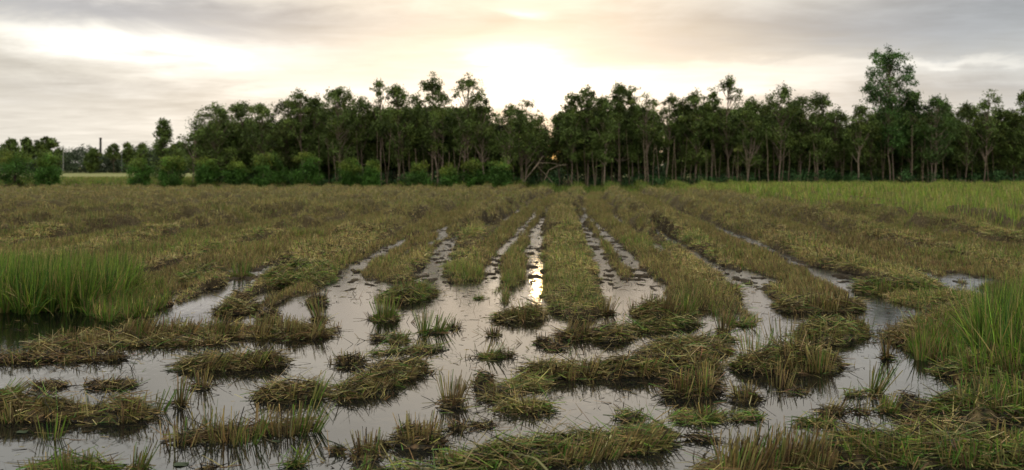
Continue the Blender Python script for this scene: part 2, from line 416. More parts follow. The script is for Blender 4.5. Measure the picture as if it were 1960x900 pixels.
# ------------------------------------------------------------------ standing green rice on the right, grass bank under the grove
def grassfield(name, X, Y, z, H, w, mix, spread, sag, rng, seg=3, tint=1.0, mat=None):
    bag = Bag(); m = len(X)
    P = np.stack([X, Y, z], 1); D = np.stack([rng.normal(0, spread, m), rng.normal(0, spread, m), np.ones(m)], 1)
    col = pick(m, MIX[mix], rng) * tint * (.75 + .5 * fbm(X * .35, Y * .2, 29))[:, None]
    blades(bag, P, D, H, w, col, sag, seg, .15, rng)
    return tag(bag.build(name, mat or M_rice), kind='stuff')
rng = np.random.default_rng(6)
Y = np.sqrt(rng.uniform(26 ** 2, 94 ** 2, 420000)); X = rng.uniform(12, 56, 420000)
k = (X > EDGE_X(Y) + (fbm(Y * .4, X * .1, 3) - .5) * 1.2) & (X < .60 * Y + 2) & (rng.random(len(Y)) < np.where(Y < 50, 1, .75))
X, Y = X[k], Y[k]
hh = .54 * (.85 + .3 * fbm(X * .5, Y * .5, 5)) * ss(X - EDGE_X(Y), -.5, 1.5)
hh = np.maximum(hh, .2)
MIX['ripe'] = dict(green=4, lime=6, olive=5, straw=3, pale=.6)
grassfield('standing_rice', X, Y, gz(X, Y), hh * rng.uniform(.7, 1.25, len(X)), np.where(Y < 45, .016, .028) * rng.uniform(.7, 1.3, len(X)), 'ripe', .17, .18, rng, 2, 1.25)
n = 110000; X = rng.uniform(-60, 62, n); Y = rng.uniform(79, 96, n) + .5 * np.sin(X * .3)
k = (Y > np.where(X < 2, 93.2, np.where(X < 16, 79.5 + (fbm(X * .2, Y * .2, 2)) * 4 + np.clip(8 - X, 0, 8) * .7, 90))); X, Y = X[k], Y[k]
grassfield('bank_grass', X, Y, gz(X, Y), .50 * (.5 + fbm(X * .3, Y * .5, 8)) * rng.uniform(.6, 1.3, len(X)), .04, 'rice', .3, .2, rng, 2, .9)
n = 40000; X = rng.uniform(-90, -20, n); Y = rng.uniform(96, 150, n)
MIX['pasture'] = dict(lime=4, olive=4, straw=3, green=4)
k = X < -.2 * Y; X, Y = X[k], Y[k]
grassfield('pasture_grass', X, Y, np.full(len(X), .05), .55 * rng.uniform(.6, 1.3, len(X)), .07, 'pasture', .3, .15, rng, 1, 1.0)

# ------------------------------------------------------------------ tall uncut rice, left and right
def inpoly(x, y, pts):
    r = np.zeros(len(x), bool); j = len(pts) - 1
    for i_ in range(len(pts)):
        xi, yi = pts[i_]; xj, yj = pts[j]
        r ^= ((yi > y) != (yj > y)) & (x < (xj - xi) * (y - yi) / (yj - yi + 1e-9) + xi); j = i_
    return r
def tall_rice(name, pts, nclump, per, H, rng, mix='rice', near=0):
    W = [tuple(gp(*p)[:2]) for p in pts]; xs = [p[0] for p in W]; ys = [p[1] for p in W]
    X = rng.uniform(min(xs), max(xs), nclump * 6); Y = rng.uniform(min(ys), max(ys), nclump * 6)
    k = inpoly(X, Y, W); X, Y = X[k][:nclump], Y[k][:nclump]
    for p, a, bb in HW:
        q = ((X - p[0]) / a) ** 2 + ((Y - p[1]) / bb) ** 2 > 1.2; X, Y = X[q], Y[q]
    X = np.repeat(X, per); Y = np.repeat(Y, per); m = len(X)
    a = rng.uniform(0, 2 * np.pi, m); lean = np.abs(rng.normal(0, .34, m)) + .05
    D = np.stack([np.cos(a) * lean + .05, np.sin(a) * lean, np.ones(m)], 1)
    P = np.stack([X + np.cos(a) * .05 * rng.random(m), Y + np.sin(a) * .05 * rng.random(m), np.full(m, -.03)], 1)
    hs = H * (.72 + .5 * fbm(X * .9, Y * .9, 15)) * rng.uniform(.45, 1.15, m)
    bag = Bag(); col = pick(m, MIX[mix], rng) * (.8 + .4 * fbm(X * 1.2, Y * 1.2, 19))[:, None]
    blades(bag, P, D, hs, rng.uniform(.008, .018, m), col, rng.uniform(.1, .75, m) * (lean * 1.7 + .12), 5, .06, rng)
    return tag(bag.build(name, M_rice), kind='stuff')
rng = np.random.default_rng(8)
tall_rice('tall_rice_grass', [(-160, 602), (60, 602), (150, 598), (215, 588), (262, 566), (262, 552), (120, 550), (-160, 550)], 620, 34, .86, rng)
tall_rice('rice_margin', [(150, 600), (215, 620), (330, 596), (345, 575), (300, 548), (262, 556)], 110, 26, .36, rng, 'gstub')
tall_rice('rice_grass', [(1872, 718), (2090, 742), (2150, 660), (2010, 622), (1915, 628), (1880, 660)], 300, 34, .80, rng)
tall_rice('rice_edge', [(1740, 690), (1860, 725), (1880, 600), (1840, 585), (1740, 640)], 110, 26, .34, rng, 'gstub')

# ------------------------------------------------------------------ clumps and mats in the near water: each its own thing
def mound(bag, A_, B_, hw, h, rng, s):
    """low lumpy body of packed straw along the line A-B"""
    ax = B_ - A_; Ln = max(np.linalg.norm(ax), .02); ax = ax / Ln; nx = np.array([-ax[1], ax[0]])
    ns, nt = max(8, int(Ln / .05) + 8), 13
    S = np.linspace(-hw * .9, Ln + hw * .9, ns); T = np.linspace(-1, 1, nt)
    SS, TT = np.meshgrid(S, T, indexing='ij')
    end = np.sqrt(np.clip(1 - np.clip(np.maximum(-SS, SS - Ln) / (hw * .95), 0, 1) ** 2, .01, 1))
    wv = hw * end * (.18 + 1.15 * fbm(SS * 2.2, np.sign(TT) * 3 + s, s) + .45 * fbm(SS * 8, TT * 2 + s, s + 2))
    off = hw * .7 * (fbm(SS * 1.8, s + SS * 0, s + 9) - .5)
    x = A_[0] + ax[0] * SS + nx[0] * (TT * wv + off); y = A_[1] + ax[1] * SS + nx[1] * (TT * wv + off)
    z = h * np.sqrt(np.clip(1 - TT ** 2, 0, 1)) * end * .95 * (-.25 + 1.25 * fbm(x * 2.6, y * 2.6, s) + 1.0 * fbm(x * 8, y * 8, s + 4)) - .045
    V = np.stack([x.ravel(), y.ravel(), z.ravel()], 1)
    i_ = np.arange(ns * nt).reshape(ns, nt)
    Q = np.stack([i_[:-1, :-1].ravel(), i_[1:, :-1].ravel(), i_[1:, 1:].ravel(), i_[:-1, 1:].ravel()], 1)
    C = np.clip(pick(len(V), dict(dark=5, brown=2, olive=1), rng), 0, 1) * .8  # dark core: shadow between the straws put into its colour
    bag.add(V, Q, C)
    return x, y, z, (ax, nx)
def lay(bag, G, n, rng, mix, Lr=(.10, .34), lift=.02, up=.10, w=.0055):
    x, y, z, (ax, nx) = G
    ns, nt = x.shape
    a = rng.uniform(0, ns - 1.001, n); b_ = rng.beta(1.3, 1.3, n) * (nt - 1.001)
    i0 = a.astype(int); j0 = b_.astype(int); fa = a - i0; fb = b_ - j0
    def itp(M): return (M[i0, j0] * (1 - fa) * (1 - fb) + M[i0 + 1, j0] * fa * (1 - fb) + M[i0, j0 + 1] * (1 - fa) * fb + M[i0 + 1, j0 + 1] * fa * fb)
    P = np.stack([itp(x), itp(y), np.maximum(itp(z), -.005) + rng.uniform(0, lift, n)], 1)
    cxx, cyy = x.mean(1)[i0], y.mean(1)[i0]
    out = np.stack([P[:, 0] - cxx, P[:, 1] - cyy], 1)
    ang = rng.normal(0, 1, n)
    base = rng.choice([-1, 1], n)
    d2 = ax[None] * (np.cos(ang) * base)[:, None] + nx[None] * np.sin(ang)[:, None] + out * 1.2
    L = rng.uniform(*Lr, n)
    slope = -np.linalg.norm(out, axis=1) * 1.0
    D = np.stack([d2[:, 0], d2[:, 1], rng.normal(0, up, n) + slope * .5 + .06], 1)
    P[:, :2] -= unit(D)[:, :2] * (L * .4)[:, None]
    blades(bag, P, D, L, rng.uniform(.7, 1.5, n) * w, pick(n, MIX[mix], rng), rng.uniform(0, .22, n), 2, .5, rng)
def stand(bag, X, Y, n, r, rng, mix, H=.22, lean=(0, 0), spread=.22, w=.0065, z0=-.05, per=None):
    """a tuft of cut stalks"""
    a = rng.uniform(0, 2 * np.pi, n); q = r * np.sqrt(rng.random(n))
    P = np.stack([X + np.cos(a) * q, Y + np.sin(a) * q * .8, np.full(n, z0)], 1)
    D = np.stack([lean[0] + np.cos(a) * q / r * spread + rng.normal(0, .09, n), lean[1] + np.sin(a) * q / r * spread + rng.normal(0, .09, n), np.ones(n)], 1)
    L = (H - z0) * rng.uniform(.5, 1.12, n)
    blades(bag, P, D, L, w * rng.uniform(.7, 1.5, n), pick(n, MIX[mix], rng), rng.uniform(0, .06, n), 2, .8, rng)
def clump(name, label, p0, p1, depth, h=.12, n=1500, mix='mat', tufts=(), cat=None, group=None, seed=0, front=0, fmix='stub', fH=.2, flean=(0, 0), strays=60, lay_L=(.10, .34)):
    """p0, p1: ends of its middle line in photo px; depth: metres across; tufts: (px, py, stalks, radius, height, lean x, lean y, mix)"""
    rng = np.random.default_rng(1000 + seed)
    A_, B_ = gp(*p0)[:2], gp(*p1)[:2]; mid = (A_ + B_) / 2; _d = np.linalg.norm(B_ - A_); depth = depth * (.72 if _d > .3 else .95); h = h * .8
    if _d > .3: A_, B_ = A_ + (B_ - A_) / _d * min(depth * .33, _d * .3), B_ - (B_ - A_) / _d * min(depth * .33, _d * .3)
    bag = Bag(); G = mound(bag, A_, B_, depth / 2, h, rng, seed * 1.7 + .3)
    Ln = np.linalg.norm(B_ - A_); area = Ln * depth + 3.1 * (depth / 2) ** 2
    far = max(1.0, mid[1] / 9.0)
    if n > 100: n = int(area * 4400 / far ** .35)
    if n: lay(bag, G, n, rng, mix, lay_L, lift=.04, up=.30, w=.0064 * far ** .6)
    na = front
    if n > 100: auto = int(area * 24); na = front; front = front + auto
    if front:
        ax, nx = G[3]; sgn = -1 if nx[1] > 0 else 1
        for k in range(front):
            s = rng.uniform(-.08, 1.08); q = (rng.uniform(.25, 1.1) if rng.random() < .6 else rng.uniform(-1, .6)) * depth / 2 * .9 * sgn
            c = A_ + (B_ - A_) * s + nx * q
            if rng.random() < .78:
                stand(bag, c[0], c[1], rng.integers(10, 26), rng.uniform(.03, .07), rng, fmix, (fH if k < na else fH * .75) * rng.uniform(.7, 1.15), (flean[0] + rng.normal(0, .1), flean[1]), .2)
    if n > 100:                                             # broken bits lying off its edge
        for k in range(int(4 + Ln * 9)):
            s = rng.uniform(-.15, 1.15); th = rng.uniform(0, 6.28); rr = depth / 2 + rng.uniform(.0, .22)
            q = np.array([A_[0] + (B_ - A_)[0] * s + np.cos(th) * rr, A_[1] + (B_ - A_)[1] * s + np.sin(th) * rr])
            stand(bag, q[0], q[1], int(rng.integers(4, 14)), rng.uniform(.02, .05), rng, 'dark' if rng.random() < .6 else 'stub', rng.uniform(.03, .13), (rng.normal(0, .8), rng.normal(0, .4)), .6)
    for tt in tufts:
        px, py, ns, r, H, lx, ly, mx_ = tt
        c = gp(px, py); stand(bag, c[0], c[1], ns, r, rng, mx_, H, (lx, ly), .3)
    if strays: strays = int(strays * .6 + area * 420)
    if strays:                                              # fringe pieces trailing into the water
        s = rng.uniform(-.1, 1.1, strays); th = rng.uniform(0, 2 * np.pi, strays)
        rr = depth / 2 * rng.uniform(.5, 1.2, strays) + rng.uniform(0, .10, strays)
        P = np.stack([A_[0] + (B_ - A_)[0] * s + np.cos(th) * rr, A_[1] + (B_ - A_)[1] * s + np.sin(th) * rr, np.full(strays, .0)], 1)
        D = np.stack([rng.normal(0, 1, strays), rng.normal(0, 1, strays), np.where(rng.random(strays) < .25, rng.uniform(.4, 2.2, strays), rng.uniform(-.05, .3, strays))], 1)
        blades(bag, P, D, rng.uniform(.05, .22, strays), .0065, pick(strays, dict(dark=4, brown=4, olive=2, red=1, green=1), rng), .1, 2, .6, rng)
    bag.C = [c_ * .95 for c_ in bag.C]
    o = bag.build(name, M_straw, loc=(mid[0], mid[1], 0))
    return tag(o, label, cat or {'straw_mat': 'straw mat', 'stubble_tuft': 'stubble', 'stubble_row': 'stubble'}[name], group)
GM, GT, GR = 'mats of cut straw lying in the water', 'cut rice tufts standing in the water', 'broken rows of cut rice stubble'
_s = [0]
def mat_(label, p0, p1, depth, **k): _s[0] += 1; k.setdefault('seed', _s[0]); return clump('straw_mat', label, p0, p1, depth, group=GM, **k)
def row_(label, p0, p1, depth, **k): _s[0] += 1; k.setdefault('seed', _s[0]); return clump('stubble_row', label, p0, p1, depth, group=GR, **k)
def tuft_(label, x, y, w_px, H=.2, lean=(0, 0), n=70, mix='stub', clod=.06, **k):
    """one tuft: foot at photo (x, y), width in px"""
    _s[0] += 1; sc = (y - HY) / 2; r = w_px / sc / 2
    return clump('stubble_tuft', label, (x - w_px * .15, y), (x + w_px * .15, y), r * 1.5, h=clod, n=int(60 + 900 * r), mix='dark' if mix == 'stub' else mix,
                 tufts=[(x, y, n, r * .62, H, lean[0], lean[1], mix)], group=GT, seed=_s[0], strays=24, lay_L=(.05, .18), **k)

# -- left
mat_('long high straw mat with upright stubble along its near side, at the left picture edge', (-50, 800), (275, 797), .46, h=.20, n=5200, front=34, fH=.17, fmix='stub', tufts=[(300, 790, 30, .05, .2, .3, 0, 'gstub'), (95, 840, 30, .08, .16, 0, 0, 'gstub')])
mat_('dense olive straw mat just left of the widest diagonal mat', (500, 762), (612, 752), .42, h=.17, n=2800, tufts=[(600, 765, 26, .05, .26, .4, .1, 'gstub')])
mat_('widest mat running diagonally from near left to far right in open water', (655, 762), (790, 706), .46, h=.17, n=4600, front=16, fH=.15, flean=(.5, 0))
mat_('brown straw mat with leaning stalks below the long stubble row, left of centre', (350, 704), (535, 696), .55, h=.14, n=3200, front=14, fH=.22, flean=(.6, 0))
mat_('low dark straw line at the left edge under the tall green rice', (-40, 692), (225, 686), .30, h=.07, n=2400, mix='dark')
mat_('flat tawny straw mat between the tall green rice and a dark straw line', (90, 668), (200, 648), .9, h=.09, n=2600, mix='stub')
mat_('thin flat straw strip behind the brown mat with leaning stalks', (200, 662), (420, 655), .30, h=.04, n=1600)
row_('long row of reddish brown standing stubble left of the open water', (240, 640), (618, 640), .75, h=.10, n=3600, mix='stub', front=78, fH=.24, flean=(.25, 0))
mat_('olive mound of straw beside the tall green rice, behind a bright pool', (345, 545), (400, 520), 1.1, h=.20, n=3600, mix='gmat', front=8, fH=.2, lay_L=(.08, .26))
mat_('largest rounded mound at the near end of a mown bed, left of centre', (545, 548), (600, 520), 1.6, h=.28, n=6500, mix='gmat', front=22, fH=.26, fmix='gstub')
mat_('small low mat among bright pools left of the rounded mound', (425, 600), (475, 590), .6, h=.15, n=1300)
tuft_('dark conical tuft below the rounded mound', 515, 612, 46, H=.16, clod=.2, mix='dark')
tuft_('dark ragged tuft at the right foot of the rounded mound', 608, 580, 40, H=.2, clod=.16, mix='dark')
tuft_('brown tuft leaning at the right end above the reddish stubble row', 612, 612, 30, H=.3, lean=(-.2, 0), mix='stub')
tuft_('upright green tuft between two bright pools at left', 462, 530, 46, H=.38, n=110, mix='gstub', clod=.12)
tuft_('small dark tuft standing in the bright pool at left', 460, 572, 30, H=.12, clod=.16, mix='dark')
tuft_('low dark clod nearest the left foot of the rounded mound', 490, 590, 22, H=.08, clod=.14, mix='dark')
row_('wide row of tall upright stubble standing in water, nearest at left', (345, 845), (590, 815), .28, h=.04, n=260, mix='dark', front=0, strays=90,
     tufts=[(345, 852, 34, .09, .20, .15, 0, 'stub'), (385, 838, 24, .07, .20, .05, 0, 'stub'), (430, 846, 50, .10, .24, .08, 0, 'stub'), (465, 850, 44, .09, .21, .12, 0, 'gstub'),
            (500, 832, 36, .08, .26, .18, 0, 'stub'), (540, 832, 52, .09, .22, .0, 0, 'stub'), (575, 828, 55, .09, .25, .25, 0, 'gstub'), (365, 828, 18, .06, .18, .2, 0, 'stub'), (408, 832, 18, .05, .26, .1, 0, 'gstub'), (596, 826, 22, .06, .24, .4, 0, 'gstub')])
tuft_('narrow stalk bundle leaning behind the right end of the long high mat', 345, 775, 24, H=.26, lean=(.15, 0), n=44, mix='stub')
tuft_('few red brown stalks left of the dense olive mat', 385, 742, 36, H=.20, n=40, mix='stub', clod=.05)
tuft_('crossed loose stalks lying over water behind the long high mat', 215, 738, 90, H=.12, lean=(.9, 0), n=60, mix='dark', clod=.01)
tuft_('fan of leaning green stalks at the left picture edge', 12, 752, 44, H=.20, lean=(1.1, 0), n=46, mix='gstub', clod=.02)
tuft_('loose dark stalks scattered left of the fan behind the mat', 95, 740, 60, H=.10, lean=(-.7, 0), n=30, mix='dark', clod=.01)
mat_('grassy green mat in the bottom left corner', (70, 905), (205, 905), .36, h=.13, n=2600, mix='gmat', front=10, fmix='gstub', fH=.15)
tuft_('green bladed tuft at the bottom edge right of the corner mat', 265, 898, 40, H=.22, lean=(.3, 0), n=48, mix='gstub', clod=.04)
tuft_('small dark stub tuft cut by the bottom edge at left', 400, 902, 40, H=.07, mix='dark', n=30)
tuft_('single spray of green blades at the bottom edge left of centre', 565, 892, 26, H=.22, lean=(.5, 0), n=22, mix='gstub', clod=.02)
# -- centre
tuft_('pointed dark tuft like a small tent behind the diagonal mat', 672, 697, 60, H=.14, clod=.20, mix='dark', n=60)
tuft_('broad green tuft rising alone from calm water, centre left', 738, 612, 54, H=.30, n=150, mix='gstub', clod=.12)
row_('brushy stubble end with green blades behind the lone green tuft', (755, 575), (808, 560), .8, h=.22, n=1300, mix='gmat', front=16, fmix='gstub', fH=.3)
tuft_('slim upright column of green stalks in the centre', 811, 638, 20, H=.30, n=60, mix='gstub', clod=.05)
tuft_('green tuft leaning right beside the slim column', 838, 636, 34, H=.26, lean=(.35, 0), n=60, mix='gstub', clod=.05)
tuft_('wispy dark tuft right of the green leaning tuft', 868, 628, 26, H=.12, lean=(.3, 0), n=30, mix='dark')
tuft_('rounded black clod of roots near the centre', 721, 650, 30, H=.03, clod=.12, mix='dark', n=16)
tuft_('low tuft with green tip right of the black clod', 762, 652, 42, H=.14, clod=.12, n=44, mix='gstub', lean=(.3, 0))
tuft_('thin brown sprig in open water left of the broad green tuft', 641, 632, 16, H=.12, n=14, clod=.03)
mat_('narrow floating line of green stalks crossing the centre water', (715, 678), (845, 670), .14, h=.03, n=420, mix='gmat')
tuft_('pair of tall dark tufts with long stalks, centre', 866, 776, 52, H=.27, lean=(.18, 0), n=90, clod=.12)
tuft_('low matted tuft right of the pair of tall dark tufts', 927, 740, 44, H=.08, clod=.16, mix='dark')
mat_('small yellowish mat behind the round yellowish mat', (985, 742), (1022, 738), .26, h=.09, n=900, mix='ymat')
mat_('thin brown mat sliver left of the two yellowish mats', (930, 766), (985, 752), .16, h=.07, n=700)
mat_('round yellowish green mat in mid water', (965, 786), (1045, 784), .32, h=.11, n=1700, mix='ymat')
tuft_('largest ragged dark tuft standing left of the bottom green mat', 802, 848, 104, H=.21, n=150, clod=.13)
tuft_('bushy dark tuft with pale stalks near the bottom, left of centre', 700, 876, 58, H=.19, n=90, clod=.15)
tuft_('tiny dark stub between two bigger dark tufts', 735, 856, 14, H=.06, n=12, clod=.05, mix='dark')
tuft_('tiny leaning stub left of the bushy dark tuft', 647, 866, 14, H=.06, n=10, clod=.03, mix='dark')
tuft_('dark tuft half sunk below the pair of tall tufts', 876, 822, 38, H=.08, n=40, clod=.12, mix='dark')
tuft_('flat floating raft of dark stalks with one upright sprig', 926, 815, 48, H=.04, n=30, clod=.05, mix='dark')
tuft_('tent shaped green brown tuft touching the bottom green mat', 865, 886, 56, H=.12, n=60, clod=.14, mix='gstub')
mat_('big bright green mat at the bottom centre with leaning stubble at its right', (905, 895), (1260, 838), .62, h=.15, n=9500, mix='gmat', front=10, fH=.15, flean=(.5, 0), fmix='gstub',
     tufts=[(1110, 880, 60, .12, .17, .3, 0, 'stub'), (1160, 872, 70, .14, .20, .45, 0, 'stub'), (1210, 858, 70, .13, .2, .5, 0, 'stub'), (1250, 850, 50, .1, .18, .6, 0, 'stub'), (1070, 885, 40, .1, .15, .2, 0, 'stub')])
mat_('strip of straw along the bottom edge, centre left', (690, 906), (830, 908), .14, h=.05, n=900, mix='gmat')
tuft_('mossy flat patch behind the bottom green mat', 1210, 802, 50, H=.06, n=50, clod=.11, mix='gmat')
# -- centre right
row_('dark tangled stubble on the near end of the bed left of the sun streak', (955, 612), (1035, 606), .5, h=.20, n=1700, mix='mat', front=16, fH=.2)
tuft_('dark drooping tuft under the narrow bed left of the sun streak', 945, 642, 24, H=.12, n=50, clod=.16, mix='dark')
tuft_('tiny row of upright stalks in the water left of the sun streak', 916, 572, 18, H=.12, n=16, clod=.01, mix='gstub')
tuft_('crossed green sticks over dark roots right of the wide calm water', 935, 684, 40, H=.22, lean=(.5, 0), n=40, mix='gstub', clod=.03)
tuft_('twiggy dark clump beside the crossed green sticks', 968, 682, 34, H=.10, n=40, mix='dark', clod=.08)
tuft_('small leaning dark tuft left of the brush shaped stubble', 1040, 657, 36, H=.13, n=44, mix='dark', clod=.08)
row_('brush shaped stubble clump leaning right, in mid water', (1072, 648), (1122, 642), .34, h=.12, n=700, mix='dark', front=12, fH=.24, flean=(.3, 0))
mat_('brown clump right of the brush shaped stubble', (1148, 648), (1190, 644), .5, h=.16, n=1400, front=6, fH=.2)
mat_('thin long straw tail reaching right from the brown clump', (1195, 634), (1330, 622), .36, h=.10, n=1700, mix='gmat')
tuft_('rust coloured tuft at the near end of the bed right of the sun streak', 1160, 600, 32, H=.24, lean=(.2, 0), n=70, clod=.08)
tuft_('narrow spiky tuft beside the rust coloured one', 1212, 598, 16, H=.2, n=26, clod=.03)
row_('reddish leaning stubble at the near end of the broad bed', (1235, 604), (1280, 598), .7, h=.16, n=1100, mix='stub', front=20, fH=.32, flean=(.25, 0))
tuft_('green stalks at the right corner of the broad bed', 1312, 600, 44, H=.26, lean=(.2, 0), n=70, mix='gstub', clod=.06)
tuft_('lone upright dark sheaf in calm water, right of centre', 1384, 634, 26, H=.34, n=60, lean=(.1, 0), clod=.05)
tuft_('green stalks leaning right beside the lone sheaf', 1420, 622, 44, H=.22, lean=(.8, 0), n=40, mix='gstub', clod=.02)
mat_('long mat with pale stubble along its near edge, right of centre', (1010, 722), (1365, 708), .50, h=.17, n=6500, front=40, fH=.2, flean=(.25, 0))
mat_('brown heap behind the long mat, touching its right half', (1245, 684), (1375, 668), .8, h=.19, n=4200, mix='mat')
mat_('flat drifted straw trailing right of the brown heap', (1310, 655), (1400, 652), .2, h=.04, n=700, mix='gmat')
tuft_('floating black sliver left of the brown heap', 1065, 668, 40, H=.05, n=40, clod=.09, mix='dark')
row_('dark heap with upright stalks under the long mat, right of centre', (1275, 757), (1370, 748), .36, h=.14, n=1500, mix='dark', front=18, fH=.24, flean=(.1, 0))
tuft_('brown rooted tuft between the dark heap and the broad right heap', 1425, 765, 60, H=.16, n=80, clod=.10)
tuft_('spread of flattened green stalks in water below the dark heap', 1335, 800, 100, H=.14, lean=(1.3, 0), n=100, mix='gstub', clod=.04)
tuft_('sparse green stalks fallen right of the flattened spread', 1425, 800, 60, H=.12, lean=(1.2, 0), n=40, mix='gstub', clod=.01)
tuft_('slanting brown stalks floating below the flattened spread', 1340, 842, 60, H=.06, lean=(1.2, 0), n=30, clod=.03)
# -- right
mat_('broad right heap thick with pale upright stubble', (1425, 706), (1590, 700), .85, h=.24, n=6800, mix='mat', front=34, fH=.26, fmix='stub',
     tufts=[(1500, 672, 60, .15, .4, .05, 0, 'stub'), (1560, 690, 60, .12, .38, 0, 0, 'stub'), (1450, 690, 60, .15, .34, .1, 0, 'gstub'), (1495, 740, 50, .1, .2, .1, 0, 'stub')])
mat_('dark green heap behind the broad right heap', (1555, 655), (1630, 628), .75, h=.24, n=3200, mix='gmat', front=12, fH=.26)
row_('stubble island at the near end of a right hand bed, left of a bright pool', (1500, 590), (1640, 590), .9, h=.18, n=2600, mix='mat', front=34, fH=.26)
mat_('smooth olive mound between the bright pool and the rice at right', (1650, 556), (1800, 560), .95, h=.20, n=3400, mix='gmat', front=20, fmix='gstub', fH=.26)
tuft_('tall slim green brown tuft leaning right in open water at right', 1672, 752, 34, H=.30, lean=(.35, 0), n=64, mix='gstub', clod=.06)
tuft_('short comb of leaning brown stalks in open water', 1590, 790, 54, H=.16, lean=(.55, 0), n=36, clod=.02)
tuft_('few crossed stalks between the comb and the slim tuft', 1650, 790, 28, H=.16, n=14, clod=.01, mix='dark')
tuft_('small pale tipped tuft left of the slim leaning tuft', 1635, 758, 30, H=.07, n=30, mix='gstub', clod=.05)
tuft_('green brown tuft right below the slim leaning tuft', 1695, 786, 44, H=.16, lean=(.3, 0), n=60, mix='gstub', clod=.06)
tuft_('dark hump with hanging straws beside the right hand thicket', 1742, 784, 54, H=.08, n=50, clod=.19, mix='dark')
tuft_('slim upright stub column left of the right hand thicket', 1698, 686, 16, H=.28, n=44, clod=.05)
tuft_('broken brown stub above the slim stub column', 1712, 640, 34, H=.16, n=50, clod=.1)
tuft_('sprig of dark roots in the water under the broad right heap', 1530, 752, 26, H=.06, n=20, clod=.05, mix='dark')
tuft_('flat green stalks at the water edge above the bottom stubble', 1560, 812, 70, H=.10, lean=(1.2, 0), n=44, mix='gstub', clod=.02)
mat_('matted brown tangle at the left foot of the right hand green rice', (1745, 660), (1850, 600), .9, h=.18, n=3400, mix='stub', front=22, fmix='gstub', fH=.24)
mat_('low thicket of mixed green and brown straw below the right hand rice', (1810, 716), (1990, 722), .7, h=.20, n=5200, mix='gmat', front=30, fmix='gstub', fH=.32)
mat_('dark thicket with green stubble at the right picture edge', (1790, 790), (2010, 780), .8, h=.26, n=6500, mix='gmat', front=40, fmix='gstub', fH=.3)
mat_('brown lip of straw jutting left from the dark thicket', (1735, 832), (1850, 822), .34, h=.13, n=2000, mix='mat')
row_('upright brown stubble along the bottom edge, right of centre', (1360, 905), (1570, 880), .5, h=.10, n=2600, mix='stub', front=46, fH=.26, fmix='stub', flean=(.15, 0))
mat_('long mat with green stubble filling the bottom right corner', (1600, 872), (2010, 878), .62, h=.20, n=9500, mix='gmat', front=60, fmix='gstub', fH=.20)

# loose pieces drifting on the water (nobody could count them)
rng = np.random.default_rng(77); bag = Bag(); n = 42000
X, Y = scatter(n, 6.0, 44, rng)
k = (fbm(X * 1.1, Y * 1.6, 6) > .38 + .2 * rng.random(n)); X, Y = X[k], Y[k]; m = len(X)
P = np.stack([X, Y, np.full(m, .001)], 1); D = np.stack([rng.normal(0, 1, m), rng.normal(0, .6, m), np.where(rng.random(m) < .22, rng.uniform(.3, 2, m), rng.uniform(0, .12, m))], 1)
blades(bag, P, D, rng.uniform(.04, .20, m) * rng.uniform(.3, 1, m), .005 * np.maximum(1, Y / 11), pick(m, MIX['dark'], rng), .02, 1, .6, rng)
tag(bag.build('floating_straw', M_straw), kind='stuff')

# tall single stalks
def stalk(name, label, pts, w, colr_, cat):
    """a single bending stem through world points, round in section"""
    pts = np.array(pts, float); tt_ = np.linspace(0, len(pts) - 1, 22)
    C_ = np.stack([np.interp(tt_, range(len(pts)), pts[:, k]) for k in range(3)], 1)
    for _ in range(3): C_[1:-1] = (C_[:-2] + 2 * C_[1:-1] + C_[2:]) / 4
    V = []; 
    for k, c in enumerate(C_):
        r_ = w * (1 - .75 * k / 21)
        for a in range(5): V.append(c + r_ * np.array([math.cos(a * 1.2566), math.sin(a * 1.2566) * .6, .35 * math.sin(a * 1.2566)]))
    V = np.array(V); Q = np.array([[k * 5 + a, k * 5 + (a + 1) % 5, (k + 1) * 5 + (a + 1) % 5, (k + 1) * 5 + a] for k in range(21) for a in range(5)])
    return tag(mesh_np(name, V, Q, np.tile(colr_, (len(V), 1)), M_rice, loc=tuple(pts[0])), label, cat)
def at(px, py, Y): return ((px - CX) * Y / F, Y, CH - (py - HY) * Y / F)
stalk('grass_blade', 'pale seed stalk arching left, out of focus at the bottom centre', [at(1075, 960, 4.6), at(1052, 905, 4.7), at(1025, 876, 4.8), at(975, 866, 4.9)], .011, (.34, .33, .14), 'grass')
stalk('reed_stem', 'single tall pale green stem standing before the right hand rice', [at(1766, 668, 11.1), at(1757, 610, 11.1), at(1758, 560, 11.1), at(1762, 540, 11.1)], .006, (.26, .34, .10), 'plant')

# small round water leaves
def pad(label, px, py, r_, c=(.08, .12, .05)):
    p = gp(px, py); a = np.linspace(.25, 2 * math.pi, 14)
    V = [(p[0], p[1], .004)] + [(p[0] + r_ * math.cos(t_) * (1 + .08 * math.sin(5 * t_)), p[1] + r_ * math.sin(t_), .006 + .003 * math.sin(3 * t_)) for t_ in a]
    V += [(x_, y_, z_ - .003) for x_, y_, z_ in V]; n_ = len(a) + 1
    Q = [[0, k, k + 1] for k in range(1, n_ - 1)] + [[n_, n_ + k + 1, n_ + k] for k in range(1, n_ - 1)]
    tag(mesh_np('water_leaf', np.array(V), np.array(Q), np.tile(c, (len(V), 1)), M_rice, loc=tuple(p)), label, 'leaf', 'flat leaves floating on the water')
pad('flat grey green leaf floating near the bottom, right of the corner mat', 347, 890, .05)
pad('dull round leaf floating before the long high mat', 42, 828, .04)
pad('small green leaf floating under the wide upright stubble row', 528, 846, .03)
pad('green leaf floating in front of the largest ragged dark tuft', 792, 854, .028, (.12, .2, .09))

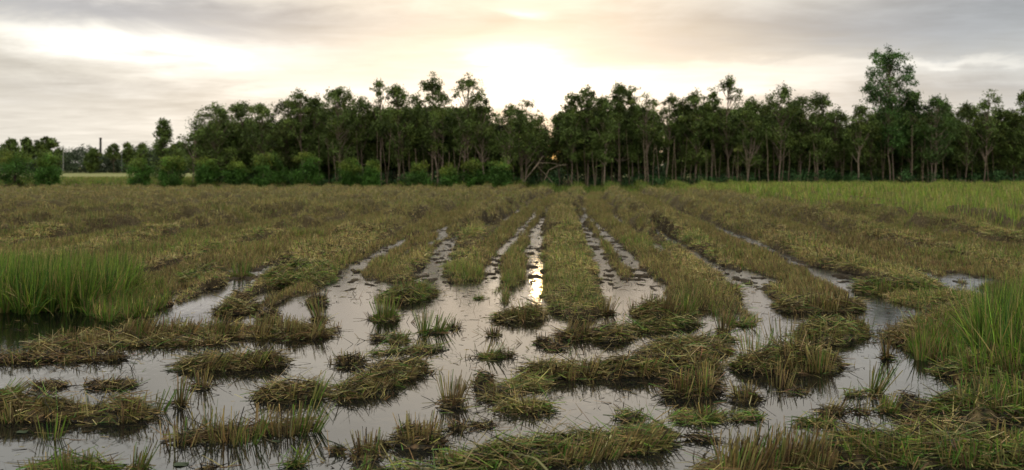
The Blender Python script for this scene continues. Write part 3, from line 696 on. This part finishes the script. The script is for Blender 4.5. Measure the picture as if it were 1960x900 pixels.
# ------------------------------------------------------------------ trees
def tubes(bag, paths, col, k=6):
    for pts, r0, r1 in paths:
        pts = np.array(pts); n = len(pts); T = np.gradient(pts, axis=0); T = unit(T)
        ref = np.array([1.0, 0.1, 0]); s = unit(np.cross(T, ref)); t2 = np.cross(T, s)
        a = np.arange(k) * 2 * np.pi / k; rr = np.linspace(r0, r1, n)
        V = pts[:, None] + rr[:, None, None] * (np.cos(a)[None, :, None] * s[:, None] + np.sin(a)[None, :, None] * t2[:, None])
        b0 = np.arange(n - 1)[:, None] * k; j = np.arange(k)
        Q = np.stack([b0 + j, b0 + (j + 1) % k, b0 + k + (j + 1) % k, b0 + k + j], 2).reshape(-1, 4)
        bag.add(V.reshape(-1, 3), Q, np.tile(col, (n * k, 1)))
def leafcloud(bag, C_, Rr, per, size, cols, rng, droop=.5):
    """leaf-sized faces scattered round puff centres"""
    n = len(C_) * per; c = np.repeat(C_, per, 0); r = np.repeat(Rr, per)
    st = np.repeat(rng.uniform(.6, 1.25, (len(C_), 1)), per, 0)
    d = rng.normal(size=(n, 3)) * .50 * r[:, None] * np.concatenate([1 / st, 1 / st, st], 1); d = d * np.minimum(1, 1.5 * r / np.maximum(np.linalg.norm(d, axis=1), .01))[:, None]
    P = c + d
    D = rng.normal(size=(n, 3)); D[:, 2] -= droop
    L = size * rng.uniform(.6, 1.4, n)
    D = unit(D); side = unit(np.cross(D, rng.normal(size=(n, 3)))); w = L * rng.uniform(.28, .5, n)
    V = np.stack([P, P + D * (L * .5)[:, None] + side * (w * .5)[:, None], P + D * L[:, None], P + D * (L * .5)[:, None] - side * (w * .5)[:, None]], 1)
    Q = np.arange(n * 4).reshape(n, 4)
    col = np.repeat(cols, per, 0) * (1 + .22 * rng.normal(size=(n, 1)))
    bag.add(V.reshape(-1, 3), Q, np.repeat(np.clip(col, .004, 1), 4, 0))
def make_tree(seed, H, W, low=.42, puffs=30, per=130, airy=0.0, pale=.5, stems=1, lean=0.0, green=(.125, .185, .042), size=.22, shape='oval', fork=0):
    rng = np.random.default_rng(seed); root = bpy.data.objects.new('grove_tree', None); COL.objects.link(root)
    tb = Bag(); bark = np.array([.11, .075, .05]) * (1 - pale) + np.array([.42, .33, .25]) * pale
    paths = []; tops = []
    for s in range(stems):
        a = rng.uniform(0, 6.28); off = (.0 if stems == 1 else .25) * np.array([math.cos(a), math.sin(a) * .6, 0])
        tl = lean + rng.normal(0, .05) + (0 if stems == 1 else off[0] * .25)
        zz = np.linspace(-.2, H * .93 * (1 if s == 0 else rng.uniform(.65, .9)), 11)
        wx = np.cumsum(rng.normal(0, .05, 11)); wy = np.cumsum(rng.normal(0, .04, 11))
        pts = np.stack([off[0] + tl * np.maximum(zz, 0) * (1 - .5 * zz / H) + wx, off[1] + wy, zz], 1)
        r0 = (.030 + .0065 * H) * rng.uniform(.75, 1.2) / (1 if stems == 1 else 1.25)
        paths.append((pts, r0, .02)); tops.append(pts)
    hw = W / 2; low = low * .72; puffs = int(puffs * 2.1); pale = min(1, pale * 1.05); per = int(per * .74)
    # crown envelope: puff centres
    n = puffs; zf = rng.uniform(0, 1, n) ** .85
    if shape == 'oval': prof = np.sin(np.pi * np.clip(.12 + .80 * zf, 0, 1)) ** .7
    elif shape == 'cone': prof = .25 + .85 * (1 - zf) ** .9
    elif shape == 'top': prof = .45 + .6 * np.sin(np.pi * np.clip(zf * .92 + .02, 0, 1)) * (0.5 + .5 * zf)
    else: prof = .9 - .3 * np.abs(zf - .4)
    z = H * low + zf * H * (1 - low) * .95
    a = rng.uniform(0, 6.28, n); q = rng.random(n) ** .5 * prof * hw * .85
    main = tops[0]
    cx = np.interp(z, main[:, 2], main[:, 0]); cy = np.interp(z, main[:, 2], main[:, 1])
    C_ = np.stack([cx + np.cos(a) * q, cy + np.sin(a) * q, z - .1], 1)
    Rr = rng.uniform(.28, .74, n) * (.55 + .5 * hw / 2.2) * (1 - .35 * zf)
    C_[0] = [cx[0] * 0 + main[-1][0], main[-1][1], H - .35]; Rr[0] = .4
    for k in range(n):                                       # limbs that carry the puffs
        if rng.random() < (.55 if airy < .3 else .85):
            tr = tops[rng.integers(0, stems)]; zs = max(H * .25, C_[k][2] - rng.uniform(.6, 1.8) - q[k] * .5)
            s0 = np.array([np.interp(zs, tr[:, 2], tr[:, 0]), np.interp(zs, tr[:, 2], tr[:, 1]), min(zs, tr[-1, 2])])
            mid = (s0 + C_[k]) / 2 + np.array([0, 0, -.12]) + rng.normal(0, .08, 3)
            paths.append((np.array([s0, mid, C_[k]]), .045, .012))
    if fork:
        for sx in (-1, 1):
            b0 = main[3]; paths.append((np.array([b0, b0 + [sx * .25, 0, .8], b0 + [sx * .55, .1, 2.0], b0 + [sx * .6, .1, 3.4]]), .08, .03))
    tubes(tb, paths, bark)
    tb.build('trunk', M_bark, root, True)
    lb = Bag(); g_ = np.array(green)
    cols = g_ * (1 + .30 * rng.normal(size=(n, 1))) + np.array([.03, .022, 0]) * (rng.random((n, 1)) < .22)
    leafcloud(lb, C_, Rr, int(per * (1 - airy)), size, np.clip(cols, .012, .3), rng)
    # loose leaf sprays, keep the outline broken
    ne = n; E_ = C_ + unit(rng.normal(size=(ne, 3))) * (Rr * 1.15)[:, None]
    leafcloud(lb, E_, Rr * .45, int(per * .16), size, np.clip(cols, .012, .3), rng)
    lb.build('crown', M_leaf, root)
    return root
def plant_at(o, px, Y, label, cat, group=None):
    o.location = ((px - CX) * Y / F, Y, -.18); tag(o, label, cat, group); return o
TREES = [ # px, top row, crown width px, Y, options, label
 (317, 234, 46, 103, dict(shape='cone', low=.12, puffs=34), 'narrow pointed tree standing apart left of the grove'),
 (371, 243, 44, 97, dict(airy=.35, pale=.8, low=.55, puffs=14, lean=.04), 'small airy tree with pale thin trunk at the left end of the grove'),
 (415, 206, 88, 99, dict(low=.35, puffs=44), 'leafy first big tree of the grove with sky holes in its lower crown'),
 (462, 201, 74, 101, dict(low=.38, puffs=36), 'rounded second big tree of the grove'),
 (500, 206, 60, 98, dict(low=.42), 'medium tree right of the rounded second big tree'),
 (537, 197, 66, 100, dict(low=.4, green=(.14, .18, .05)), 'greyish green tree behind the yellow tipped bushes'),
 (577, 181, 50, 98, dict(low=.45, airy=.2), 'tree with a small tufted peak above the left half of the grove'),
 (607, 192, 50, 100, dict(low=.4), 'tree filling the dip right of the small tufted peak'),
 (655, 174, 78, 98, dict(low=.42, puffs=40, pale=.7), 'domed tree with straight visible trunk, tallest of the left half'),
 (697, 192, 50, 100, dict(low=.36, airy=.1), 'lower tree right of the domed tree'),
 (728, 160, 30, 99, dict(low=.6, airy=.45, puffs=16), 'thin spire of a tree poking above its neighbours'),
 (764, 170, 58, 98, dict(low=.42, puffs=34), 'flat topped tree right of the thin spire'),
 (800, 186, 56, 100, dict(low=.38), 'dense dark tree left of the two tallest centre crowns'),
 (842, 149, 58, 98, dict(low=.45, pale=.75, stems=2, puffs=36), 'twin stemmed tree with dense high crown, left of the two tallest in the centre'),
 (882, 147, 60, 97, dict(low=.45, airy=.45, pale=.8, puffs=34, stems=2), 'airy glowing tree, right of the two tallest in the centre'),
 (927, 182, 54, 97, dict(low=.5, airy=.35, pale=.85), 'tree with one straight pale trunk left of the green bush'),
 (966, 206, 54, 96.5, dict(low=.52, airy=.2, pale=.95, fork=1, lean=-.02), 'tree with a pale forked trunk behind the largest round bush'),
 (1003, 197, 56, 98, dict(low=.48, airy=.42, pale=.7, stems=2), 'see through tree beside the gap lit by the sun'),
 (1036, 222, 46, 100, dict(low=.4, airy=.62), 'short loose tree in the sunlit gap'),
 (1068, 220, 40, 101, dict(low=.4, airy=.68), 'loose tree with orange light through it'),
 (1094, 184, 40, 98, dict(low=.45, airy=.15), 'slim tree just right of the sunlit gap'),
 (1126, 172, 58, 99, dict(low=.42, puffs=36), 'round headed tree right of the slim one beside the gap'),
 (1156, 194, 46, 97, dict(low=.45, pale=.9), 'low crowned tree with thick pale trunk right of centre'),
 (1186, 167, 48, 99, dict(low=.4, shape='cone', puffs=34), 'peaked dark tree, first peak right of centre'),
 (1212, 170, 44, 100, dict(low=.4), 'peaked tree close beside the first peak'),
 (1244, 184, 46, 98, dict(low=.62, puffs=16, airy=.35), 'broad tree above the orange light spots'),
 (1277, 190, 46, 99, dict(low=.62, airy=.25, pale=.7, puffs=20), 'tree with a Y shaped trunk above the orange light spots'),
 (1304, 198, 44, 100, dict(low=.35), 'low tree before the rise to a domed crown'),
 (1330, 180, 58, 98, dict(low=.4, puffs=38), 'domed dark tree left of the airy pinnacle'),
 (1361, 177, 28, 99, dict(low=.55, airy=.3, puffs=14), 'slight tree leaning on the airy pinnacle'),
 (1394, 153, 50, 99, dict(low=.55, airy=.35, puffs=26, pale=.6), 'airy pinnacle tree with see through top in the right half'),
 (1428, 196, 54, 97, dict(low=.4, pale=.7, fork=1), 'dark tree with forked trunk right of the airy pinnacle'),
 (1455, 204, 44, 100, dict(low=.36), 'low filling tree left of the fluffy topped one'),
 (1488, 168, 60, 98, dict(low=.5, airy=.28, puffs=34, pale=.7), 'fluffy topped tree with thin bare trunk in the right half'),
 (1530, 190, 48, 99, dict(low=.4, airy=.2), 'left of a pair of light topped trees'),
 (1562, 183, 56, 98, dict(low=.4, airy=.22, puffs=34), 'right of a pair of light topped trees'),
 (1597, 212, 44, 100, dict(low=.35, airy=.3), 'thin crowned tree in the dip before the tallest tree'),
 (1641, 206, 46, 96.5, dict(low=.5, airy=.25, pale=.95, puffs=26), 'tree with a bright pale trunk left of the tallest tree'),
 (1670, 224, 40, 99, dict(low=.3, airy=.25), 'short tree tucked under the tallest tree'),
 (1706, 97, 80, 98, dict(low=.42, puffs=64, shape='top', airy=.0, pale=.6, stems=2, green=(.09, .19, .045)), 'tallest tree, its crown standing far above the grove'),
 (1744, 178, 52, 99, dict(low=.35, green=(.10, .185, .042)), 'tree at the right shoulder of the tallest tree'),
 (1787, 190, 66, 97, dict(low=.4, puffs=38, pale=.75, stems=3, green=(.10, .175, .042)), 'bushy tree with several pale stems right of the tallest'),
 (1818, 206, 44, 100, dict(low=.35), 'dark tree right of the several pale stems'),
 (1848, 204, 52, 98, dict(low=.38, pale=.5), 'dense tree with a thin reddish trunk near the right edge'),
 (1884, 182, 46, 98, dict(low=.6, airy=.4, puffs=20, pale=.6), 'feathery tree rising above its neighbours near the right edge'),
 (1915, 212, 46, 100, dict(low=.3), 'low dark tree right of the feathery tree'),
 (1940, 218, 40, 99, dict(low=.3), 'last low tree before the right edge'),
 (1966, 178, 44, 98, dict(low=.4), 'taller tree cut by the right picture edge'),
]
GT_ = 'trees along the front of the grove'
for k, (px, ty, wpx, Y, op, lab) in enumerate(TREES):
    H = CH + (HY - ty) * Y / F + .62; W = wpx * Y / F * 1.45
    plant_at(make_tree(200 + k, H, W, **op), px, Y, lab, 'tree', GT_)
# deeper trees behind the front row: a few kinds, copied
def copy_tree(o):
    c = o.copy(); COL.objects.link(c)
    for ch in o.children:
        d = ch.copy(); COL.objects.link(d); d.parent = c
    return c
TOPX = np.array([t_[0] for t_ in TREES]); TOPY = np.array([t_[1] for t_ in TREES])
protos = [make_tree(500 + k, 8.0, 4.4, low=[.3, .38, .45, .34, .4, .3][k], puffs=30, per=120, pale=.25, stems=[1, 2, 1, 1, 2, 1][k], size=.30) for k in range(6)]
rng = np.random.default_rng(31); used = set(); nb = 0
for Yb, x0, x1, step in ((101.5, 400, 1975, 30), (106, 392, 1990, 31), (112, 388, 2010, 34), (119, 400, 2030, 37)):
    x = x0
    while x < x1:
        px = x + rng.uniform(-8, 8); x += step
        if abs(px - 1058) < 21 or abs(px - 1262) < 16: continue
        ytop = np.interp(px, TOPX[2:], TOPY[2:]) + rng.uniform(20, 50)
        ytop = max(ytop, 204)
        H = CH + (HY - ytop) * Yb / F; k = int(rng.integers(0, 6)); s = H / 8.0
        o = protos[k] if k not in used else copy_tree(protos[k]); used.add(k); nb += 1
        plant_at(o, px, Yb, 'dim slender trunked tree deep in the grove behind the front row', 'tree', 'dim trees deep in the grove')
        o.scale = (s * rng.uniform(.9, 1.15), s, s); o.rotation_euler.z = rng.uniform(0, 6.28)
# slim bare saplings between the trunks
def sapling(px, Y, H, lean, label, pale=.55, two=0):
    bag = Bag(); rng = np.random.default_rng(int(px)); z = np.linspace(-.1, H, 8)
    w_ = np.cumsum(rng.normal(0, .035, 8)); bark = np.array([.11, .075, .05]) * (1 - pale) + np.array([.40, .31, .22]) * pale
    ps = [(np.stack([lean * z + w_, w_ * .5, z], 1), .045, .02)]
    if two: ps.append((np.stack([-lean * .8 * z + w_ * .6 + .05, w_ * .3, z * .85], 1), .035, .015))
    tubes(bag, ps, bark); o = bag.build('bare_trunk', M_bark, None, True, loc=None); o.location = ((px - CX) * Y / F, Y, -.18)
    tag(o, label, 'tree trunk', 'thin bare trunks standing between the trees')
SAP = 'thin bare trunk standing among the dark trees of the grove'
for px in (612, 632, 643, 690, 741, 775, 783, 812, 826, 838, 872, 893, 905, 985, 1108, 1121, 1138, 1205, 1222, 1236, 1262, 1296, 1318, 1342, 1352, 1374, 1398, 1445, 1470, 1508, 1545, 1580, 1612, 1690, 1722, 1765, 1808, 1860, 1893, 1925, 655, 722, 758, 798, 849, 860, 915, 940, 1002, 1150, 1171, 1190, 1249, 1285, 1308, 1330, 1363, 1386, 1412, 1432, 1484, 1496, 1525, 1562, 1630, 1745, 1778, 1792, 1835, 1905, 1948):
    rr = random.uniform(-.10, .10); sapling(px, 96.2 + random.uniform(0, 3.5), random.uniform(3.5, 6.2), rr, SAP, random.uniform(.25, .85), random.random() < .25)
# broken leaning branches at the grove's edge
bag = Bag(); Y0 = 95.5
def pp(px, py, dyy=0): return at(px, py, Y0 + dyy)
tubes(bag, [(np.array([pp(1000, 350), pp(1018, 328), pp(1035, 305, .4), pp(1040, 298, .6)]), .06, .025), (np.array([pp(1020, 326), pp(1032, 312), pp(1052, 312, .5), pp(1085, 318, 1.2)]), .04, .02),
            (np.array([pp(1042, 345), pp(1050, 326), pp(1066, 318, .3), pp(1085, 314, .8)]), .05, .02), (np.array([pp(1005, 345), pp(1010, 322), pp(1024, 306, .4)]), .035, .015),
            (np.array([pp(1058, 350), pp(1040, 330, .3), pp(1028, 318, .5)]), .035, .015)], np.array([.30, .24, .17]))
tag(bag.build('fallen_branch', M_bark, None, True), 'tangle of bare bent branches below the sunlit gap', 'branch')

# bushes in front of the grove
def bush(px, ty, wpx, label, seed, Y=94.5, tip=(.15, .14, .02), base=(.085, .20, .03)):
    rng = np.random.default_rng(700 + seed); root = bpy.data.objects.new('round_bush', None); COL.objects.link(root)
    H = CH + (HY - ty) * Y / F + .25; W = wpx * Y / F * 1.02
    sb = Bag(); tubes(sb, [(np.array([[0, 0, -.1], [s_ * .1, 0, H * .3], [s_ * W * .25, rng.normal(0, .3), H * .7]]), .05, .02) for s_ in (-1, -.4, .3, 1)], np.array([.12, .085, .06])); sb.build('stem', M_bark, root, True)
    n = 40; zf = rng.random(n); a = rng.uniform(0, 6.28, n)
    prof = np.sin(np.pi * np.clip(.25 + .62 * zf, 0, 1)) ** .6
    q = rng.random(n) ** .5 * prof * W / 2 * .82
    C_ = np.stack([np.cos(a) * q, np.sin(a) * q, .2 + zf * (H - .6)], 1); Rr = rng.uniform(.32, .55, n) * (.6 + W / 7)
    young = (zf > .68)[:, None] * rng.random((n, 1))
    cols = np.array(base) * (1 + .25 * rng.normal(size=(n, 1))) * (1 - young) + np.array(tip) * young
    lb = Bag(); leafcloud(lb, C_, Rr, 200, .17, np.clip(cols, .01, .4), rng, -.6); lb.build('foliage', M_leaf, root)
    plant_at(root, px, Y, label, 'bush', 'round bushes before the grove')
for k, b_ in enumerate([(28, 284, 84, 'largest bush, at the left picture edge'), (92, 294, 50, 'upright bush next to the largest one at the left edge'), (265, 300, 58, 'first bush right of the open pasture gap'),
    (328, 296, 54, 'second bush right of the open pasture gap, under the pointed tree'), (397, 303, 54, 'bush under the first big tree of the grove'), (455, 308, 52, 'low leafy bush left of the widest yellow tipped bush'),
    (514, 294, 74, 'widest yellow tipped bush before the grove'), (586, 291, 62, 'dark tall bush right of the widest yellow tipped bush'), (667, 302, 48, 'bush standing alone before the domed tree'),
    (711, 306, 40, 'smaller bush right of the one before the domed tree'), (801, 311, 40, 'dark bush at the foot of the dense dark tree'), (860, 318, 36, 'smallest bush, among pale trunks in the centre'),
    (905, 306, 46, 'bush with reddish top left of the round green bush'), (957, 301, 62, 'round bright green bush under the pale forked trunk')]):
    tip = (.26, .29, .05) if k in (0, 6, 7, 12) else (.26, .32, .05)
    bush(b_[0], b_[1], b_[2], b_[3], k, tip=tip, base=(.09, .20, .035) if k in (10, 13, 11) else (.085, .20, .03))

# undergrowth at the foot of the grove
rng = np.random.default_rng(91); bag = Bag(); n = 480
px = rng.uniform(385, 2000, n); Y = rng.uniform(95.5, 106, n)
C_ = np.stack([(px - CX) * Y / F, Y, rng.uniform(.1, 1.0, n) * np.where(px > 1480, 1.25, .7)], 1)
leafcloud(bag, C_, rng.uniform(.35, .8, n), 110, .22, np.clip(np.array([.06, .14, .04]) * (1 + .3 * rng.normal(size=(n, 1))), .01, .2), rng, 0)
tag(bag.build('undergrowth', M_leaf), kind='stuff')
# dark wood closing the view behind the grove
rng = np.random.default_rng(92); bag = Bag(); n = 1700
px = rng.uniform(400, 2060, n); n = len(px); Y = rng.uniform(126, 150, n)
tp = np.maximum(np.interp(px, TOPX[2:], TOPY[2:]) + 60, 240); tp = tp + 55 * (vn(px * .035, px * 0, 14) - .25); hm = CH + (HY - tp) * Y / F
low = rng.random(n) ** 1.0
C_ = np.stack([(px - CX) * Y / F, Y, .3 + low * hm], 1)
hole = ((abs(px - 1262) < 24) & (C_[:, 2] > 2.6) & (C_[:, 2] < 6.5) & (vn(px * .12, C_[:, 2] * 1.3, 4) > .38)) | ((abs(px - 1060) < 24) & (C_[:, 2] > 2.4)); C_ = C_[~hole]; n = len(C_)
leafcloud(bag, C_, rng.uniform(.7, 1.3, n), 120, .42, np.clip(np.array([.06, .11, .045]) * (1 + .3 * rng.normal(size=(n, 1))), .01, .2), rng, 0)
tag(bag.build('far_woods', M_leaf), kind='stuff')

# far left: distant tree line, poles and chimney
rng = np.random.default_rng(93); bag = Bag(); n = 620
px = rng.uniform(-60, 460, n); Y = rng.uniform(300, 330, n)
top = 291 + 10 * (vn(px * .05, px * 0, 3) - .5) * 2
hm = CH + (HY - top) * Y / F
C_ = np.stack([(px - CX) * Y / F, Y, rng.random(n) * hm], 1)
leafcloud(bag, C_, rng.uniform(.9, 2.0, n), 80, .75, np.clip(np.array([.085, .12, .06]) * (1 + .25 * rng.normal(size=(n, 1))), .01, .2), rng, 0)
tag(bag.build('distant_woods', M_leaf), kind='stuff')
for k, (px, ty, wpx, op, lab) in enumerate([
  (20, 264, 44, dict(airy=.3, low=.3, shape='oval'), 'distant loose crowned tree at the far left'),
  (52, 262, 34, dict(airy=.5, low=.5), 'distant thin tree between the loose and the round crown'),
  (90, 260, 66, dict(low=.2, puffs=46), 'distant round dark tree left of the pale pole'),
  (178, 283, 34, dict(low=.2), 'distant low tree just left of the chimney'),
  (218, 274, 30, dict(airy=.5, low=.55, puffs=14), 'distant wispy tree right of the chimney'),
  (243, 273, 34, dict(airy=.4, low=.5, puffs=18), 'distant feathery tree in the middle of the wispy ones'),
  (272, 273, 30, dict(airy=.5, low=.55, puffs=14), 'distant wispy tree with a drooping top left of the pointed tree'),
  (345, 270, 44, dict(airy=.2, low=.3), 'distant tree seen right of the pointed tree')]):
    Y = 285.0; H = CH + (HY - ty) * Y / F
    plant_at(make_tree(900 + k, H, wpx * Y / F, per=110, size=.62, pale=.3, **op), px, Y, lab, 'tree', 'trees along the distant left skyline')
def post(name, label, cat, px, ty, by, Y, r_, c, cap=False):
    x = (px - CX) * Y / F; z0 = CH + (HY - by) * Y / F; z1 = CH + (HY - ty) * Y / F
    bag = Bag(); zz = np.linspace(0, z1 - z0, 5); tubes(bag, [(np.stack([zz * 0, zz * 0, zz], 1), r_ * 1.12, r_ * .9)], np.array(c), 12)
    o = bag.build(name, M_bark, None, True); o.location = (x, Y, z0)
    if cap:
        b2 = Bag(); zz = np.array([-.6, -.3, 0, .1]) + (z1 - z0); tubes(b2, [(np.stack([zz * 0, zz * 0, zz], 1), r_ * 1.05, r_ * 1.05)], np.array(c) * .7, 12); cp = b2.build('rim', M_bark, o, True)
    return tag(o, label, cat)
post('chimney', 'slim dark chimney rising over the distant trees at left', 'chimney', 192.5, 264, 331, 520, .62, (.10, .10, .095), True)
post('utility_pole', 'pale concrete pole right of the round distant tree', 'pole', 121, 279, 328, 250, .10, (.32, .32, .30))
post('utility_pole', 'fainter pale pole among the wispy distant trees', 'pole', 233, 288, 328, 270, .08, (.20, .22, .20))

# ------------------------------------------------------------------ evening air
bpy.context.view_layer.update()
hv = np.array([(x, y, z) for z in (-1.5, 40) for y in (-420, 5100) for x in (-3600, 3600)], float)
hq = np.array([[0, 1, 3, 2], [4, 6, 7, 5], [0, 4, 5, 1], [2, 3, 7, 6], [0, 2, 6, 4], [1, 5, 7, 3]])
M_haze = bpy.data.materials.new('haze'); M_haze.use_nodes = True; t = M_haze.node_tree; t.nodes.clear()
pv = t.nodes.new('ShaderNodeVolumePrincipled'); pv.inputs['Color'].default_value = (.9, .9, .88, 1); pv.inputs['Density'].default_value = .00035; pv.inputs['Anisotropy'].default_value = .3
ho = t.nodes.new('ShaderNodeOutputMaterial'); t.links.new(pv.outputs[0], ho.inputs['Volume'])
tag(mesh_np('haze', hv, hq, None, M_haze), kind='stuff')
SC.cycles.volume_bounces = 0
